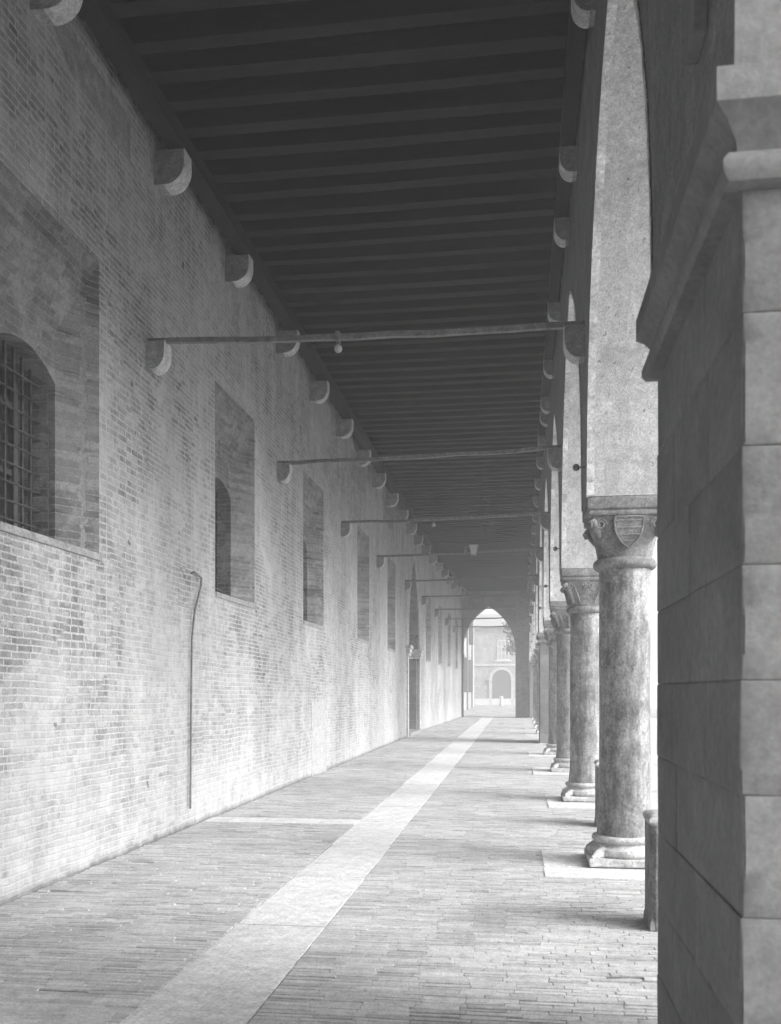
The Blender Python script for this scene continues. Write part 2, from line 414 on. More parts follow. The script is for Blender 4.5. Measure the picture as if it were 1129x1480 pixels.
# corbels of the ceiling and brackets of the tie rods (left)
def corbel_prof(p, h, sgn, x0, ztop):
    pts = [(0, 0), (p, 0), (p, -h * .38)]
    for i in range(1, 8):
        t = i / 8 * PI / 2; pts.append((p - (1 - math.cos(t)) * p * .55, -h * .38 - math.sin(t) * h * .62))
    pts += [(p * .42, -h), (0, -h)]
    return [(x0 + sgn * a, ztop + c) for a, c in pts]
def corbel(name, p, h, sgn, x0, zt, y, k_, parent, tone):
    pr = corbel_prof(p, h, sgn, x0, zt); rr_ = random.Random(int(y * 97) + 5)
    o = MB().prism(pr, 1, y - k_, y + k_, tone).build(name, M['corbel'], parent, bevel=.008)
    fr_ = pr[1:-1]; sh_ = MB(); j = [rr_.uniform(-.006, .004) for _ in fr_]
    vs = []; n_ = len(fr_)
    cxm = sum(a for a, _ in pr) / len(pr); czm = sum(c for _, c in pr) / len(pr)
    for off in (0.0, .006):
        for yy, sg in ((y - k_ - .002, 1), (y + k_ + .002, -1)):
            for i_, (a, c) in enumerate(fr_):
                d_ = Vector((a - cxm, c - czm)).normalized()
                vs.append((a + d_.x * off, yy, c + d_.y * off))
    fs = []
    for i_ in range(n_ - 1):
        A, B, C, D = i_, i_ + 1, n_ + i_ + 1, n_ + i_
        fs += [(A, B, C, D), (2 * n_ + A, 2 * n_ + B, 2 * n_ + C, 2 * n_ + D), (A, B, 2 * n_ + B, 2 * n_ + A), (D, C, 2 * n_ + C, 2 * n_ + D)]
    sh_.add(vs, fs); sh_.build('lit_face', M['palestone'], o)  # paler shell: light on the corbel's front and underside put into its colour
for i in range(22):
    y = 9.57 - 2.49 * 3 + i * 2.49
    if y > ENDY - .5: break
    y += rnd.uniform(-.05, .05); k_ = rnd.uniform(.085, .115)
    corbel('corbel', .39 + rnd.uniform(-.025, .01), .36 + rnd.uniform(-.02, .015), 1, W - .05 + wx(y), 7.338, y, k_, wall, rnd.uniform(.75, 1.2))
ROD = [(9.36, 8.95, 5.26, 5.04), (14.7, 13.9, 5.28, 5.17), (20.1, 18.85, 5.28, 5.14), (25.3, 23.8, 5.28, 5.19), (31.6, 29.6, 5.34, 5.22), (37.0, 35.0, 5.34, 5.22), (41.6, 39.9, 5.22, 5.16), (46.3, 44.9, 5.16, 5.12), (50.2, 50.0, 5.04, 5.04)]
for (yl, yr, zl, zr) in ROD:
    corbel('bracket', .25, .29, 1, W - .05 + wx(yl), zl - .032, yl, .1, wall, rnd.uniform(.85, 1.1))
# whitewashed patch low on the wall, flush plaster patches by the ceiling
pm = MB()
def blob(y0, y1, z0, z1, x, n=10, amp=.04):
    pts = []
    for i in range(n): pts.append((y0 + (y1 - y0) * i / n, z0 + rnd.uniform(-amp, amp)))
    for i in range(n): pts.append((y1 + rnd.uniform(-amp, amp), z0 + (z1 - z0) * i / n))
    for i in range(n): pts.append((y1 - (y1 - y0) * i / n, z1 + rnd.uniform(-amp, amp)))
    for i in range(n): pts.append((y0 + rnd.uniform(-amp, amp), z1 - (z1 - z0) * i / n))
    return pts
pm.prism(blob(17.1, 18.45, -.02, 1.42, W), 0, W - .01, W + .004)
pm.build('plaster_patch', M['patch'], wall)
pm = MB()
pm.prism([(6.1, 7.3), (8.9, 7.3), (8.85, 6.85), (7.6, 6.95), (7.3, 7.15)], 0, W - .01, W + .004)
for y0 in (21.3, 26.4): pm.prism(blob(y0, y0 + 1.9, 6.5, 7.2, W, 6, .06), 0, W - .01, W + .004)
pm.build('plaster_patch', M['corbel'], wall)

# drain pipe on the wall
pp = MB().tube([(W - .02, 10.60, 2.98), (W + .04, 10.62, 3.0), (W + .045, 10.86, 2.96), (W + .045, 10.84, 2.86), (W + .04, 10.64, 2.55), (W + .035, 10.55, 2.2), (W + .035, 10.52, 1.2), (W + .035, 10.50, .22)], .012, 8)
tag(pp.build('pipe', M['iron'], None, smooth=60, org=(W, 10.5, .22)), 'thin dark pipe with a hooked top running down the brick wall below the second window', 'pipe')
pp = MB().tube([(-3.30, ENDY - .08, 0), (-3.30, ENDY - .08, 5.9)], .05, 8).tube([(-3.30, ENDY - .08, 3.5), (-3.30, ENDY - .08, 3.8)], .09, 8)
tag(pp.build('drainpipe', M['iron'], None, smooth=60, org=(-3.30, ENDY - .08, 0)), 'straight dark drainpipe in the far corner beside the pointed end arch', 'pipe')

# ------------------------------------------------------------------ arcade wall over the columns
arc = root('arcade_wall', (AC, 26, 3.3), 'pale plastered arcade wall of pointed arches carried on the column row', 'arcade')
SUP = [(-14.0, -13.2), (-7.1, -6.4), (-2.09, -1.36), (2.78, 4.42)] + [(c - .365, c + .365) for c in CY[:4]] + [(28.45, 30.15)] + [(c - .365, c + .365) for c in CY[4:]] + [(54.6, ENDY)]
ZS = 3.34
face = MB(); sof = MB(); sof0 = MB(); rings = []
def q4(mb, a, b_, c, d, t=1): mb.add([a, b_, c, d], [(0, 1, 2, 3)], t)
for (a, c) in SUP:
    for X in (AX0, AX1): q4(face, (X, a, ZS), (X, c, ZS), (X, c, ZT + .6), (X, a, ZT + .6))
    q4(face, (AX0, a, ZS), (AX0, c, ZS), (AX1, c, ZS), (AX1, a, ZS))
for (s0, s1) in zip(SUP, SUP[1:]):
    y0, y1 = s0[1], s1[0]
    rise = 3.03 * min(1.0, ((y1 - y0) / 4.3) ** .3)
    pts = arch_pts(y0, y1, ZS, rise)
    for p, q in zip(pts, pts[1:]):
        for X in (AX0, AX1): q4(face, (X, p[0], p[1]), (X, q[0], q[1]), (X, q[0], ZT + .6), (X, p[0], ZT + .6))
        q4(sof if y0 > 4 else sof0, (AX0, p[0], p[1]), (AX0, q[0], q[1]), (AX1, q[0], q[1]), (AX1, p[0], p[1]))
    rg = MB()
    # brick-on-edge ring along the inner arris: many short voussoirs
    fine = arch_pts(y0, y1, ZS, rise, 60)
    i = 0
    while i < len(fine) - 2:
        stp = rnd.choice((1, 2, 2, 3, 5)); j = min(i + stp, len(fine) - 1)
        off = .018 + rnd.uniform(-.005, .006); t = rnd.uniform(.86, 1.12) * (.75 if rnd.random() < .16 else 1)
        seg = fine[i:j + 1]
        cy = (y0 + y1) / 2
        def inn(p, o_):  # inward normal approx towards the opening
            v = Vector((cy - p[0], (ZS + .6) - p[1])); v.normalize(); return (p[0] + v.x * o_, p[1] + v.y * o_)
        up = [inn(p, -.03) for p in seg]; dn = [inn(p, off) for p in seg]
        for k_ in range(len(seg) - 1):
            A, B, C, D = up[k_], up[k_ + 1], dn[k_ + 1], dn[k_]
            X0, X1 = AX0 - .008 + rnd.uniform(-.001, .001), AX0 + .058
            rg.add([(X0, *A), (X0, *B), (X0, *C), (X0, *D), (X1, *A), (X1, *B), (X1, *C), (X1, *D)],
                   [(0, 1, 2, 3), (4, 5, 6, 7), (2, 3, 7, 6), (0, 3, 7, 4), (1, 2, 6, 5)], t)
        i = j
    rings.append(rg)
q4(face, (AX0, -14, ZT + .6), (AX0, ENDY, ZT + .6), (AX1, ENDY, ZT + .6), (AX1, -14, ZT + .6))
q4(face, (AX0, -14, ZS), (AX1, -14, ZS), (AX1, -14, ZT + .6), (AX0, -14, ZT + .6))
face.build('wall_face', M['plaster'], arc)
sof.build('soffit', M['soffit'], arc, smooth=40); sof0.build('soffit', M['pier'], arc, smooth=40)
for rg in rings[3:]: rg.build('arch_ring', M['ring'], arc)
for y in (2.9, 5.3, 7.75, 10.1, 11.6, 14.1, 16.5, 18.6, 19.5, 21.4, 23.3, 25.7, 28.1, 30.6, 33, 35.5, 38, 40.4, 43, 45.5, 48, 50.4, 53):
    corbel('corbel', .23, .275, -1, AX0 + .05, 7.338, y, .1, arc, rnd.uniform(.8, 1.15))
for (yl, yr, zl, zr) in ROD + [(3.6, 3.6, 5.2, 5.2)]:
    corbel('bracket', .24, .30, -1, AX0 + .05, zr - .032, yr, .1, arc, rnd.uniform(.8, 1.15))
for cy in CY:
    kb = MB().tube([(AX0 + .03, cy - .12, 3.66), (AX0 - .06, cy - .12, 3.66)], .008, 6)
    kb.ball((AX0 - .085, cy - .12, 3.66), .033, 12)
    kb.build('iron_knob', M['iron'], arc, smooth=60)
# raised strips standing in for dark recesses in the face above the first pier
cm = MB().box(AX0 - .012, AX0 - .001, 3.52, 3.58, 4.0, 6.4).box(AX0 - .05, AX0 - .001, 3.15, 3.32, 3.75, 7.2)
cm.build('recess_strip', M['pier'], arc, bevel=.006)

# ------------------------------------------------------------------ piers
from mathutils import noise as mn
def grid_block(mb, x0, x1, y0, y1, z0, z1, tone, seed, step=.034):
    lo = (x0, y0, z0); hi = (x1, y1, z1)
    for ax in range(3):
        u, v = [(1, 2), (2, 0), (0, 1)][ax]
        nu = max(2, int((hi[u] - lo[u]) / step)); nv = max(2, int((hi[v] - lo[v]) / step))
        for side in (0, 1):
            vs = []; fs = []
            for i in range(nu + 1):
                for j in range(nv + 1):
                    def ease(k, n_): return .012 if k == 1 and n_ > 3 else None
                    p = [0, 0, 0]; p[ax] = (lo, hi)[side][ax]
                    for (q, k, n_) in ((u, i, nu), (v, j, nv)):
                        t = k / n_ * (hi[q] - lo[q])
                        if k == 1: t = min(t, .008)
                        if k == n_ - 1: t = max(t, hi[q] - lo[q] - .008)
                        p[q] = lo[q] + t
                    on = [abs(p[q] - lo[q]) < 1e-6 or abs(p[q] - hi[q]) < 1e-6 for q in range(3)]
                    w_ = Vector(p) + Vector((0, 3.1 * seed, 0)); cnt = sum(on)
                    d = [mn.noise(w_ * 3.1 + Vector((9, 0, 0))) * .003, mn.noise(w_ * 4.3) * .003, 0]
                    if cnt >= 2:
                        wear = .0022 + max(0, mn.noise(w_ * 6.5) - .05) * .02 * (1 if on[0] and on[1] else .25)
                        for q in (0, 1, 2):
                            if on[q]: d[q] += wear * (1 if abs(p[q] - lo[q]) < 1e-6 else -1) * (.5 if q == 2 else 1)
                    vs.append((p[0] + d[0], p[1] + d[1], p[2] + d[2]))
            for i in range(nu):
                for j in range(nv):
                    A = i * (nv + 1) + j; fs.append((A, A + 1, A + nv + 2, A + nv + 1))
            mb.add(vs, fs, tone)
def pier(y0, y1, label, seed):
    rr = random.Random(seed); r = root('stone_pier', (AC, (y0 + y1) / 2, 0), label, 'pier', 'square stone piers of the arcade')
    body = MB(); z = 0; x0, x1 = AX0 + .02, AX1 - .02
    zs = [0, .30, .62, .95, 1.30, 1.63, 1.96, 2.30, 2.68, 3.03]
    for i in range(len(zs) - 1):
        cuts = sorted([y0] + ([y0 + (y1 - y0) * rr.uniform(.3, .7)] if i % 3 != 1 else [y0 + (y1 - y0) * .3, y0 + (y1 - y0) * .72]) + [y1])
        for a, c in zip(cuts, cuts[1:]):
            o = rr.uniform(-.004, .004)
            grid_block(body, x0 + o, x1 + o, a + .0004, c - .0004, zs[i] + .0004, zs[i + 1] - .0004, rr.uniform(.92, 1.1), seed)
    body.build('shaft', M['pier'], r, smooth=25)
    core = MB().box(x0 + .05, x1 - .05, y0 + .05, y1 - .05, 0, 3.03); core.build('core', M['pier'], r)
    im = MB()
    prof = [(0, 3.03), (.045, 3.035), (.062, 3.06), (.062, 3.09), (.045, 3.115), (.012, 3.12), (.018, 3.16), (.05, 3.21), (.085, 3.24), (.085, 3.335), (.0, 3.335)]
    n = len(prof); vs = []; fs = []
    for (e, z) in prof: vs += [(x0 - e, y0 - e, z), (x1 + e, y0 - e, z), (x1 + e, y1 + e, z), (x0 - e, y1 + e, z)]
    for i in range(n - 1):
        for k_ in range(4): fs.append((i * 4 + k_, i * 4 + (k_ + 1) % 4, (i + 1) * 4 + (k_ + 1) % 4, (i + 1) * 4 + k_))
    fs += [(3, 2, 1, 0), ((n - 1) * 4, (n - 1) * 4 + 1, (n - 1) * 4 + 2, (n - 1) * 4 + 3)]
    im.add(vs, fs); im.build('impost', M['pier'], r, smooth=35)
    MB().box(x0 - .05, x1 + .05, y0 - .05, y1 + .05, -.02, .016).build('plinth_slab', M['slab'], r, bevel=.006)
    return r
pier(2.78, 4.42, 'huge dark block-built stone pier filling the right edge, nearest the viewer', 11)
pier(28.45, 30.15, 'square block pier between the round columns, halfway down the arcade', 5)
pier(54.6, ENDY - .01, 'farthest square pier, where the arcade meets the end wall', 9)

# ------------------------------------------------------------------ columns
def sq_ring(h, k_, n=48, z=0):
    """blend of circle (k_=0, radius h) and square (k_=1, half side h)"""
    out = []
    for i in range(n):
        a = 2 * PI * i / n; c, s = math.cos(a), math.sin(a)
        m_ = max(abs(c), abs(s)); q = (1 - k_) + k_ / m_
        out.append((h * c * q, h * s * q, z))
    return out
def loft(mb, rings_):
    n = len(rings_[0]); vs = [p for r in rings_ for p in r]; fs = []
    for i in range(len(rings_) - 1):
        for k_ in range(n): fs.append((i * n + k_, i * n + (k_ + 1) % n, (i + 1) * n + (k_ + 1) % n, (i + 1) * n + k_))
    fs += [tuple(range(n))[::-1], tuple(range((len(rings_) - 1) * n, len(rings_) * n))]
    mb.add(vs, fs)
def make_column(cy, label, kind, slab, seed):
    rr = random.Random(seed)
    r = root('stone_column', (0, 0, 0), label, 'column', 'round marble columns of the arcade')
    sx0, sy0, sy1 = slab
    sl = MB()
    cut = rr.uniform(.35, .6) * (sy1 - sy0) + sy0
    for a, c in ((sy0, cut), (cut, sy1)): sl.box(sx0 - AC, .62, a - cy + .003, c - cy - .003, -.02, .006 + rr.uniform(0, .001), rr.uniform(.98, 1.12), jit=.005, rnd=rr)
    sl.build('plinth_slab', M['slab'], r, bevel=.006)
    bs = MB().box(-.35, .35, -.35, .35, .012, .085, jit=.006, rnd=rr)
    ob = bs.build('plinth', M['base'], r, bevel=.014)
    b2 = MB().lathe([(.26, .083), (.325, .088), (.347, .11), (.350, .13), (.338, .155), (.315, .165), (.300, .168), (.285, .180), (.272, .195), (.270, .205), (.288, .210), (.300, .225), (.303, .240), (.295, .256), (.27, .268), (.22, .270)], 0, 0, 56)
    for a in range(4):      # corner spurs
        t = PI / 4 + a * PI / 2
        p0 = Vector((math.cos(t) * .30, math.sin(t) * .30, .125)); p1 = Vector((math.cos(t) * .455, math.sin(t) * .455, .092))
        b2.tube([p0, (p0 + p1) / 2 + Vector((0, 0, .004)), p1], [.062, .047, .016], 10)
    b2.build('base', M['base'], r, smooth=40)
    prof = []
    for i in range(15):
        t = i / 14; prof.append((.238 - .010 * t + .003 * math.sin(t * 9 + seed) + (.014 if i == 0 else 0) + (.010 if i == 14 else 0), .268 + t * 2.452))
    MB().lathe(prof, 0, 0, 56).build('shaft', M['column'], r, smooth=50)
    cp = MB()
    cp.lathe([(.23, 2.715), (.262, 2.718), (.283, 2.738), (.289, 2.765), (.283, 2.792), (.262, 2.812), (.24, 2.815)], 0, 0, 56)
    rg = []
    for (z, h, k_) in ((2.812, .246, .05), (2.86, .254, .15), (2.93, .268, .32), (3.00, .284, .52), (3.07, .302, .72), (3.13, .318, .88), (3.165, .326, .97)):
        rg.append(sq_ring(h, k_, 56, z))
    loft(cp, rg)
    cpo = cp.build('capital', M['capital'], r, smooth=40)
    ab = MB()
    prof = [(.318, 3.165), (.345, 3.172), (.352, 3.19), (.352, 3.205), (.34, 3.222), (.355, 3.228), (.362, 3.235), (.362, 3.338)]
    loft(ab, [[(sx * e, sy * e, z) for sx, sy in ((-1, -1), (1, -1), (1, 1), (-1, 1))] for e, z in prof])
    ab.build('abacus', M['capital'], r, smooth=30, bevel=.004)
    vo = MB()
    for a in range(4):      # corner leaves curling under the abacus, a spiral on either flank
        t = PI / 4 + a * PI / 2; d = Vector((math.cos(t), math.sin(t), 0)); w_ = Vector((-d.y, d.x, 0))
        base = [d * .352 + Vector((0, 0, 2.985)), d * .372 + Vector((0, 0, 3.03)), d * .40 + Vector((0, 0, 3.075)), d * .455 + Vector((0, 0, 3.125)), d * .478 + Vector((0, 0, 3.105)), d * .470 + Vector((0, 0, 3.065))] if kind == 'shield' else [d * .285 + Vector((0, 0, 2.86)), d * .325 + Vector((0, 0, 2.96)), d * .385 + Vector((0, 0, 3.06)), d * .455 + Vector((0, 0, 3.125)), d * .478 + Vector((0, 0, 3.105)), d * .470 + Vector((0, 0, 3.07))]
        vo.tube(base, [.012, .03, .040, .038, .026, .010] if kind == 'shield' else [.024, .032, .038, .038, .028, .012], 10)
        for sgn in (-1, 1):
            f_ = Vector((d.x, 0, 0)).normalized() if (sgn > 0) == (a % 2 == 0) else Vector((0, d.y, 0)).normalized()
            al = (Vector((0, d.y, 0)) if abs(f_.x) > .5 else Vector((d.x, 0, 0))).normalized()
            cc = f_ * .318 + al * .245 + Vector((0, 0, 3.095))
            pts = []
            for i in range(22):
                an = i / 21 * 3.4 * PI; rad = .052 * (1 - .72 * i / 21)
                pts.append(cc + al * (-math.cos(an) * rad) + Vector((0, 0, math.sin(an) * rad)) + f_ * (.006 * i / 21))
            if kind != 'shield':
                stem = [f_ * .262 + al * .10 + Vector((0, 0, 2.85)), f_ * .275 + al * .125 + Vector((0, 0, 2.93)), f_ * .292 + al * .16 + Vector((0, 0, 3.02))]
                pts = stem + pts
            vo.tube(pts, .0085 if kind == 'shield' else .011, 6)
    vo.build('volute', M['capital'], cpo, smooth=50)
    if kind == 'shield':
        for sy_, axis in ((-1, 1), (1, 1)):
            sh = MB(); out = []
            def S(x, z): return z
            left = [(-.125, 3.155), (-.126, 3.10), (-.118, 3.04), (-.095, 2.98), (-.055, 2.925), (0, 2.885)]
            outl = left + [(-x, z) for x, z in left[::-1][1:]] 
            def surf(z): return .262 + (z - 2.86) / .3 * .070
            n = len(outl)
            vs = [(x, sy_ * (surf(z) - .03), z) for x, z in outl] + [(x, sy_ * (surf(z) + .024), z) for x, z in outl]
            fs = [tuple(range(n, 2 * n)), tuple(range(n))] + [(i, (i + 1) % n, n + (i + 1) % n, n + i) for i in range(n)]
            sh.add(vs, fs)
            so = sh
            so.tube([(x, sy_ * (surf(z) + .024), z) for x, z in outl + [outl[0]]], .009, 6)
            for zb in (3.122, 3.062, 3.002, 2.945):
                hw = .118 if zb > 3.06 else (.105 if zb > 3.0 else (.080 if zb > 2.95 else .05))
                so.box(-hw, hw, sy_ * (surf(zb) + .02), sy_ * (surf(zb) + .033), zb - .006, zb + .006)
            so.build('shield', M['capital'], cpo, smooth=30)
    else:
        cl = MB()
        for (fx, fy) in ((0, -1), (0, 1), (-1, 0), (1, 0)):
            f_ = Vector((fx, fy, 0)); al = Vector((-fy, fx, 0))
            for sgn in (-1, 1):
                cc = f_ * .318 + al * (.045 * sgn) + Vector((0, 0, 3.10)); pts = []
                for i in range(16):
                    an = i / 15 * 3 * PI; rad = .040 * (1 - .7 * i / 15)
                    pts.append(cc + al * (sgn * math.cos(an) * rad) + Vector((0, 0, math.sin(an) * rad)) + f_ * .004)
                cl.tube(pts, .010, 6)
            if kind == 'leaf':
                cl.tube([f_ * .255 + Vector((0, 0, 2.84)), f_ * .285 + Vector((0, 0, 2.92)), f_ * .318 + Vector((0, 0, 2.99)), f_ * .345 + Vector((0, 0, 3.03)), f_ * .335 + Vector((0, 0, 2.99))], [.03, .045, .045, .03, .012], 8)
        cl.build('scroll', M['capital'], cpo, smooth=50)
    r.location = (AC, cy, 0)
    return r
SL = [(.22, 8.10, 9.45), (.40, 12.9, 14.4), (.27, 18.0, 19.5), (.24, 23.0, 24.6)]
make_column(CY[0], 'nearest round column, its capital carved with a barred shield', 'shield', SL[0], 1)
make_column(CY[1], 'second round column from the camera, scrolled capital with paired spirals', 'scroll', SL[1], 2)
make_column(CY[2], 'third round column from the camera, slender and leaf-capped', 'leaf', SL[2], 3)
make_column(CY[3], 'fourth round column, the last one before the square middle pier', 'leaf', SL[3], 4)
c5 = make_column(CY[4], 'first round column behind the square middle pier', 'leaf', (.25, CY[4] - .8, CY[4] + .75), 5)
for cy, lb in zip(CY[5:], ('second round column behind the square middle pier', 'third round column behind the square middle pier', 'farthest round column, close to the end wall')):
    c_ = copy_tree(c5); c_.location = (AC, cy, 0); c_['label'] = lb
# ------------------------------------------------------------------ bollards between the supports
def bollard(x, y, label):
    r = root('stone_bollard', (0, 0, 0), label, 'bollard', 'stone bollards standing between the columns')
    MB().prism([(-.17, -.15), (-.14, -.18), (.14, -.18), (.17, -.15), (.17, .15), (.14, .18), (-.14, .18), (-.17, .15)], 2, -.01, .70).build('post', M['capital'], r, bevel=.008)
    cp = MB(); loft(cp, [sq_ring(h, .9, 40, z) for h, z in ((.165, .695), (.178, .705), (.186, .725), (.184, .745), (.168, .765), (.12, .778), (.04, .782))])
    cp.build('cap', M['base'], r, smooth=50)
    ft = MB(); loft(ft, [sq_ring(h, .9, 40, z) for h, z in ((.182, -.01), (.180, .05), (.172, .08), (.165, .10))]); ft.build('foot', M['capital'], r, smooth=50)
    r.location = (x, y, 0); return r
b1 = bollard(1.04, 6.55, 'stone bollard with rounded cap half hidden by the dark near pier')
for x, y, lb in ((1.08, 11.35, 'stone bollard half hidden behind the nearest round column'),):
    c_ = copy_tree(b1); c_.location = (x, y, 0); c_['label'] = lb

# ------------------------------------------------------------------ timber ceiling
ce = root('timber_ceiling', (-1.6, 26, 7.38), 'dark timber ceiling of closely set joists over the whole portico', 'ceiling')
def beam(x0, x1, mat, bend):
    mb = MB(); ys = [-14.0, 36, ENDY]
    for a, c in zip(ys, ys[1:]):
        oa, oc = (wx(a), wx(c)) if bend else (0, 0)
        mb.add([(x0 + oa, a, 7.341), (x1 + oa, a, 7.341), (x1 + oc, c, 7.341), (x0 + oc, c, 7.341), (x0 + oa, a, 7.516), (x1 + oa, a, 7.516), (x1 + oc, c, 7.516), (x0 + oc, c, 7.516)],
               [(3, 2, 1, 0), (4, 5, 6, 7), (0, 1, 5, 4), (1, 2, 6, 5), (2, 3, 7, 6), (3, 0, 4, 7)])
    mb.build('beam', mat, ce)
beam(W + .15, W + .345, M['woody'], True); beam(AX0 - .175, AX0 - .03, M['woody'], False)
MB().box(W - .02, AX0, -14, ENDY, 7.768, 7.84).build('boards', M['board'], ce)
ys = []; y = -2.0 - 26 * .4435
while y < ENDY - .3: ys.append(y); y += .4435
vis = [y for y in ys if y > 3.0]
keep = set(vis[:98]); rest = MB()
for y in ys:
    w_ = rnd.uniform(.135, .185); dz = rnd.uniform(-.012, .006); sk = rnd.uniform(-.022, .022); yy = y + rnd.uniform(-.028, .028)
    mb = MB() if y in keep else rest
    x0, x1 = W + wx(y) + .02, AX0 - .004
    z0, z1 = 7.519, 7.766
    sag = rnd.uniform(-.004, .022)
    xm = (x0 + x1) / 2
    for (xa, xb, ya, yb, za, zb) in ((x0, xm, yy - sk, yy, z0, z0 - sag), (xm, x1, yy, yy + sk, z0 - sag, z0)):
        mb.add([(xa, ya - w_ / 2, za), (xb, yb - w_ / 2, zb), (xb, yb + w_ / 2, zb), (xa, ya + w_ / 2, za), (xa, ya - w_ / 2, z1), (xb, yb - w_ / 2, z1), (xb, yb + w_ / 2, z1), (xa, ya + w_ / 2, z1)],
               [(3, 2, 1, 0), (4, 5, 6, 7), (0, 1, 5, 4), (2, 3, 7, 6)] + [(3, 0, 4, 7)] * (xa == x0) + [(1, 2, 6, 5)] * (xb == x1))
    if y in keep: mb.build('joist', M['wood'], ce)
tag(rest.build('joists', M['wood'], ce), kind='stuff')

# ------------------------------------------------------------------ iron tie rods and lamps
ordn = ['first iron tie rod, nearest the camera, crossing under the ceiling', 'second iron tie rod, above the second wall window', 'third iron tie rod counted from the camera', 'fourth iron tie rod, the one carrying the small lantern',
        'fifth iron tie rod, just before the tall doorway', 'sixth iron tie rod, just past the tall doorway', 'seventh iron tie rod, close above the end arch', 'eighth iron tie rod, crossing the top of the end arch', 'last iron tie rod, lowest one seen across the end arch']
def rodpt(i, t):
    yl, yr, zl, zr = ROD[i]; xl, xr = W + wx(yl) - .05, AX0 + .05
    sag = -.03 * 4 * t * (1 - t)
    return Vector((xl + (xr - xl) * t, yl + (yr - yl) * t, zl + (zr - zl) * t + sag))
for i in range(len(ROD)):
    rr = random.Random(i); pts = [rodpt(i, t / 12) + Vector((0, 0, rr.uniform(-.011, .011) if 0 < t < 12 else 0)) for t in range(13)]
    o = tag(MB().tube(pts, [rr.uniform(.034, .039) for _ in pts], 4).build('tie_rod', M['iron'], None, org=tuple(pts[0])), ordn[i], 'tie rod', 'iron tie rods spanning the portico')
o = MB().tube([(AC + .05, 4.9, 5.72), (AC + .05, 8.0, 5.72)], .022, 6)
tag(o.build('tie_rod', M['iron'], None, org=(AC, 4.9, 5.72)), 'short iron bar running lengthwise inside the nearest pointed arch', 'tie rod')
def bulb(i, t, label):
    p = rodpt(i, t); r = root('hanging_lamp', tuple(p - Vector((0, 0, .04))), label, 'lamp', 'small round lamps on the tie rods')
    MB().box(p.x - .02, p.x + .02, p.y - .044, p.y + .044, p.z - .05, p.z + .048).tube([(p.x, p.y, p.z - .04), (p.x, p.y, p.z - .085)], .018, 8).build('clamp', M['iron'], r)
    mb = MB(); mb.ball((p.x, p.y, p.z - .115), .042, 16); mb.build('bulb', M['glass'], r, smooth=60)
bulb(0, .462, 'small round lamp hanging from the nearest tie rod')
bulb(2, .466, 'small round lamp hanging from the third tie rod')
p = rodpt(3, .60)
r = root('lantern', tuple(p), 'small glass lantern clamped on the fourth tie rod', 'lantern')
lm = MB(); loft(lm, [[(p.x + a * e, p.y + c * e, z) for a, c in ((-1, -1), (1, -1), (1, 1), (-1, 1))] for e, z in ((.07, p.z - .06), (.115, p.z + .18))]); lm.build('glass', M['glass'], r)
fr = MB()
for a, c in ((-1, -1), (1, -1), (1, 1), (-1, 1)): fr.tube([(p.x + a * .072, p.y + c * .072, p.z - .06), (p.x + a * .118, p.y + c * .118, p.z + .18)], .010, 5)
fr.box(p.x - .12, p.x + .12, p.y - .12, p.y + .12, p.z + .181, p.z + .20).box(p.x - .08, p.x + .08, p.y - .08, p.y + .08, p.z - .08, p.z - .062)
fr.build('frame', M['iron'], r)
MB().box(p.x - .25, p.x - .19, p.y - .03, p.y + .03, p.z - .04, p.z + .16).build('bracket', M['iron'], r)

# ------------------------------------------------------------------ end wall with the pointed arch
ew = root('end_wall', (-1.2, ENDY, 0), 'dim brick end wall pierced by a tall pointed archway', 'wall')
EX0, EX1 = -3.36, -.20
m = MB(); pts = arch_pts(EX0, EX1, 3.98, 2.66)
def ew_(mb, x0, z0, x1, z1):
    for Y in (ENDY, ENDY + .8): mb.add([(x0, Y, z0), (x1, Y, z1), (x1, Y, ZT + .6), (x0, Y, ZT + .6)], [(0, 1, 2, 3)])
for p, q in zip(pts, pts[1:]):
    ew_(m, p[0], p[1], q[0], q[1]); m.add([(p[0], ENDY, p[1]), (q[0], ENDY, q[1]), (q[0], ENDY + .8, q[1]), (p[0], ENDY + .8, p[1])], [(0, 1, 2, 3)])
ew_(m, W - 1.2, -.1, EX0, -.1); ew_(m, EX1, -.1, 1.5, -.1)
for x in (EX0, EX1): m.add([(x, ENDY, -.1), (x, ENDY + .8, -.1), (x, ENDY + .8, 3.98), (x, ENDY, 3.98)], [(0, 1, 2, 3)])
m.add([(1.5, ENDY, -.1), (1.5, ENDY + .8, -.1), (1.5, ENDY + .8, ZT + .6), (1.5, ENDY, ZT + .6)], [(0, 1, 2, 3)])
m.add([(W - 1.2, ENDY, ZT + .6), (1.5, ENDY, ZT + .6), (1.5, ENDY + .8, ZT + .6), (W - 1.2, ENDY + .8, ZT + .6)], [(0, 1, 2, 3)])
m.build('wall_face', M['endwall'], ew)
MB().prism([(-2.05, 6.78), (-1.45, 6.78), (-1.38, 7.15), (-2.12, 7.15)], 1, ENDY - .06, ENDY - .002).build('keystone', M['corbel'], ew, bevel=.02)

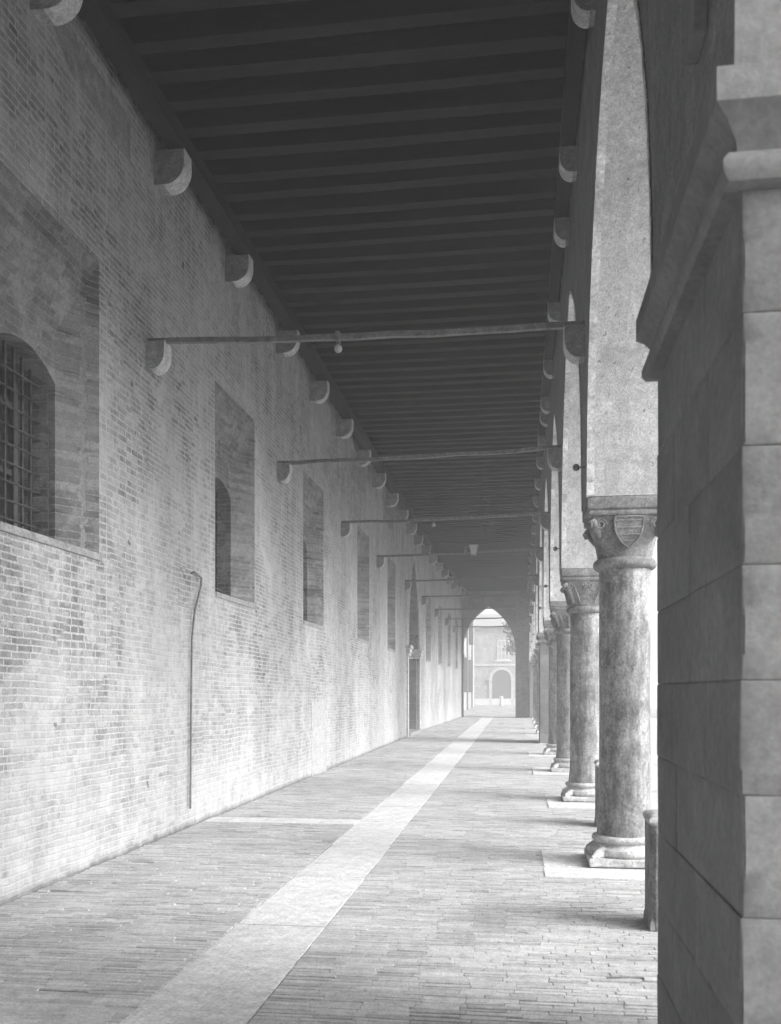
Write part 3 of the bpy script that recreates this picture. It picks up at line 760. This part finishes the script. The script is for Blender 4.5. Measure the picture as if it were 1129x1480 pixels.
# ------------------------------------------------------------------ street beyond: buildings, tree, post
DY = 104.0
bd = root('house', (-2, DY, 0), 'pale house with an arched double door facing the archway', 'house')
fm = MB().box(-12, 12, DY, DY + 8, -.1, 8.6); fm.build('wall', M['facade'], bd)
MB().prism([(DY - .5, 8.6), (DY + 8.5, 8.6), (DY + 4, 10.4)], 0, -12.4, 12.4).build('roof', M['tile'], bd)
dx0, dx1 = -2.95, -.85
def round_arch(x0, x1, zs, n=12, e=0):
    cx = (x0 + x1) / 2; r_ = (x1 - x0) / 2 + e
    return [(cx - r_ * math.cos(PI * i / n), zs + r_ * math.sin(PI * i / n)) for i in range(n + 1)]
sr = MB(); inn_ = [(dx0, 0)] + round_arch(dx0, dx1, 2.85) + [(dx1, 0)]; out_ = [(dx0 - .30, 0)] + round_arch(dx0, dx1, 2.85, e=.30) + [(dx1 + .30, 0)]
for i in range(len(inn_) - 1):
    A, B, C, D = inn_[i], inn_[i + 1], out_[i + 1], out_[i]
    sr.add([(p_[0], y_, p_[1]) for y_ in (DY - .16, DY + .02) for p_ in (A, B, C, D)], [(0, 1, 2, 3), (0, 1, 5, 4), (2, 3, 7, 6)])
for x in (dx0 - .55, dx1 - .05): sr.box(x, x + .6, DY - .24, DY, 2.72, 2.95)
sr.build('door_surround', M['corbel2'], bd)
dd = MB().prism(inn_[::-1], 1, DY - .07, DY - .003)
dd.box((dx0 + dx1) / 2 - .05, (dx0 + dx1) / 2 + .05, DY - .11, DY - .07, .02, 3.8).box(dx0, dx1, DY - .10, DY - .071, 2.75, 2.9)
dd.build('door', M['door'], bd)
wn = MB().box(-2.35, -1.05, DY - .03, DY - .002, 5.0, 7.2); wo = wn.build('window', plain('pale_pane', .28, .3), bd)
fr = MB()
for x in (-2.35, -1.94, -1.53, -1.13): fr.box(x, x + .08, DY - .07, DY - .031, 5.0, 7.2)
for z in (5.0, 5.7, 6.4, 7.1): fr.box(-2.35, -1.05, DY - .065, DY - .032, z, z + .09)
fr.build('frame', M['slab'], wo)
MB().box(-2.65, -.75, DY - .18, DY - .002, 4.82, 4.98).build('sill', M['slab'], wo)
MB().box(-12, 12, DY - .12, DY - .001, 4.35, 4.48).build('string_course', M['slab'], bd)
MB().box(-12, 12, DY - .15, DY - .001, .0, .7).build('plinth', M['slab'], bd)
hb = root('house', (-5, 76, 0), 'pale street house at the left seen through the end arch, with dark shutters', 'house')
MB().box(-10, -4.35, ENDY + 3, 92, -.1, 9.5).build('wall', M['facade'], hb)
MB().box(-10.4, -3.9, ENDY + 2.6, 92.4, 9.5, 9.8).build('roof', M['tile'], hb)
for y, z0, z1 in ((74.8, 1.5, 4.2), (81.2, 1.5, 4.2), (63, 1.5, 4.2), (74.8, 5.9, 8.2), (82, 5.7, 8.2)):
    wn = MB().box(-4.349, -4.33, y, y + 1.1, z0, z1).build('window', M['dark'], hb)
    for a in (y - .06, y + 1.11): MB().box(-4.34, -4.34 + (.20 if y < 76 else .34), a, a + .05, z0 - .05, z1 + .05).build('shutter', M['shutter'], wn)
for y in (69.5, 78, 86): MB().tube([(-4.25, y, 0), (-4.25, y, 9.4)], .07, 8).build('drainpipe', M['frame'], hb)
r = root('stone_post', (-1.85, 100.8, 0), 'small white stone post standing before the arched house door', 'post')
MB().lathe([(.24, -.02), (.24, .12), (.19, .16), (.17, .8), (.2, .86), (.2, .92), (.1, 1.0)], -1.85, 100.8, 16).build('post', M['palestone'], r, smooth=40)
# overhead cables of the street
wc = MB()
for z, x0 in ((7.1, -4.3), (7.5, -4.3)): wc.tube([(x0, 88, z), (-1, 92, z - .15), (3, 96, z)], .022, 5)
tag(wc.build('street_cable', M['iron'], None, org=(-4.3, 88, 7.6)), 'pair of thin overhead wires strung across the street beyond the arch', 'cable')
# tree whose boughs hang into the arch view
tr = root('leafy_tree', (2.2, 82, 0), 'leafy tree whose boughs hang into the right of the end archway', 'tree')
tk = MB().tube([(2.2, 82, -.1), (2.15, 82, 1.5), (2.0, 82.1, 3.2), (1.9, 82, 5), (1.7, 82, 7), (1.8, 82, 8.6)], [.24, .19, .16, .13, .09, .03], 10)
for j in range(9):
    a = rnd.uniform(0, 2 * PI); z = rnd.uniform(3.4, 6.4)
    tk.tube([(1.95, 82, z), (1.95 + math.cos(a) * 1.1, 82 + math.sin(a) * 1.1, z + .8), (1.95 + math.cos(a) * 2.3, 82 + math.sin(a) * 2.2, z + 1.2)], [.07, .045, .015], 6)
tk.tube([(1.95, 82, 4.6), (.9, 81.8, 5.8), (-.1, 81.6, 6.3), (-.9, 81.5, 6.2)], [.08, .05, .03, .012], 6)
tk.build('trunk', M['bark'], tr, smooth=60)
cr = MB(); centers = [(rnd.gauss(2.0, 1.35), 82 + rnd.gauss(0, 1.3), rnd.gauss(6.9, 1.05)) for _ in range(46)] + [(rnd.uniform(-1.1, .8), 81.6 + rnd.uniform(-.5, .5), rnd.uniform(5.0, 7.2)) for _ in range(26)]
for c in centers:
    rad = rnd.uniform(.25, .62)
    for _ in range(46):
        v = Vector((rnd.gauss(0, 1), rnd.gauss(0, 1), rnd.gauss(0, .8))); v = v.normalized() * rad * rnd.uniform(.3, 1)
        p = Vector(c) + v; a = Vector((rnd.gauss(0, 1), rnd.gauss(0, 1), rnd.gauss(0, .6))).normalized(); bb = a.cross(Vector((rnd.gauss(0, 1), rnd.gauss(0, 1), rnd.gauss(0, 1)))).normalized()
        L = rnd.uniform(.10, .17)
        cr.add([p - a * L, p + bb * L * .5, p + a * L, p - bb * L * .5], [(0, 1, 2, 3)])
cr.build('crown', M['leaf'], tr)

# ------------------------------------------------------------------ misty air
hz = MB().box(-410, 410, -410, 410, -1.2, 12.0)
ho = hz.build('haze', None if False else M['glass']); ho.data.materials.clear()
hm = bpy.data.materials.new('misty_air'); hm.use_nodes = True; nt = hm.node_tree; nt.nodes.clear()
out = nt.nodes.new('ShaderNodeOutputMaterial'); pvn = nt.nodes.new('ShaderNodeVolumePrincipled')
pvn.inputs['Color'].default_value = (.9, .9, .9, 1); pvn.inputs['Density'].default_value = .0046; pvn.inputs['Anisotropy'].default_value = .2
nt.links.new(pvn.outputs[0], out.inputs['Volume']); ho.data.materials.append(hm)
tag(ho, kind='stuff')

# ------------------------------------------------------------------ light
SUN_EL, SUN_AZ = R(31), R(17)      # azimuth measured from +x towards -y
w = bpy.data.worlds.new('World'); sc.world = w; w.use_nodes = True; nt = w.node_tree; nt.nodes.clear()
sky = nt.nodes.new('ShaderNodeTexSky'); sky.sky_type = 'NISHITA'; sky.sun_disc = False; sky.sun_elevation = SUN_EL
sd = Vector((math.cos(SUN_EL) * math.cos(SUN_AZ), -math.cos(SUN_EL) * math.sin(SUN_AZ), math.sin(SUN_EL)))
sky.sun_rotation = math.atan2(sd.x, sd.y)
sky.dust_density = 4; sky.air_density = 1.2
bw = nt.nodes.new('ShaderNodeRGBToBW'); bg = nt.nodes.new('ShaderNodeBackground'); ow = nt.nodes.new('ShaderNodeOutputWorld')
nt.links.new(sky.outputs[0], bw.inputs[0]); nt.links.new(bw.outputs[0], bg.inputs[0]); bg.inputs[1].default_value = .15; nt.links.new(bg.outputs[0], ow.inputs[0])
L = bpy.data.lights.new('sun', 'SUN'); L.energy = 1.2; L.angle = R(40); lo = bpy.data.objects.new('sun', L); COL.objects.link(lo)
lo.rotation_euler = (-sd).to_track_quat('-Z', 'Y').to_euler()

# ------------------------------------------------------------------ camera
cd = bpy.data.cameras.new('camera'); cam = bpy.data.objects.new('camera', cd); COL.objects.link(cam); sc.camera = cam
YAW = math.atan((750 - 564.5) / 1350)
cam.location = (0, 0, 1.6); cam.rotation_euler = (R(90), 0, YAW)
cd.sensor_fit = 'VERTICAL'; cd.sensor_height = 24; cd.lens = 24 * 1350 / 1480; cd.shift_y = (998 - 740) / 1480
cd.clip_start = .05; cd.clip_end = 3000
cd.dof.use_dof = True; cd.dof.focus_distance = 13; cd.dof.aperture_fstop = 2.4
sc.view_settings.view_transform = 'Standard'; sc.view_settings.look = 'None'; sc.view_settings.gamma = 1; sc.view_settings.exposure = 1.74
sc.cycles.max_bounces = 10; sc.cycles.diffuse_bounces = 7; sc.cycles.volume_bounces = 1; sc.cycles.use_denoising = True
sc.render.film_transparent = False
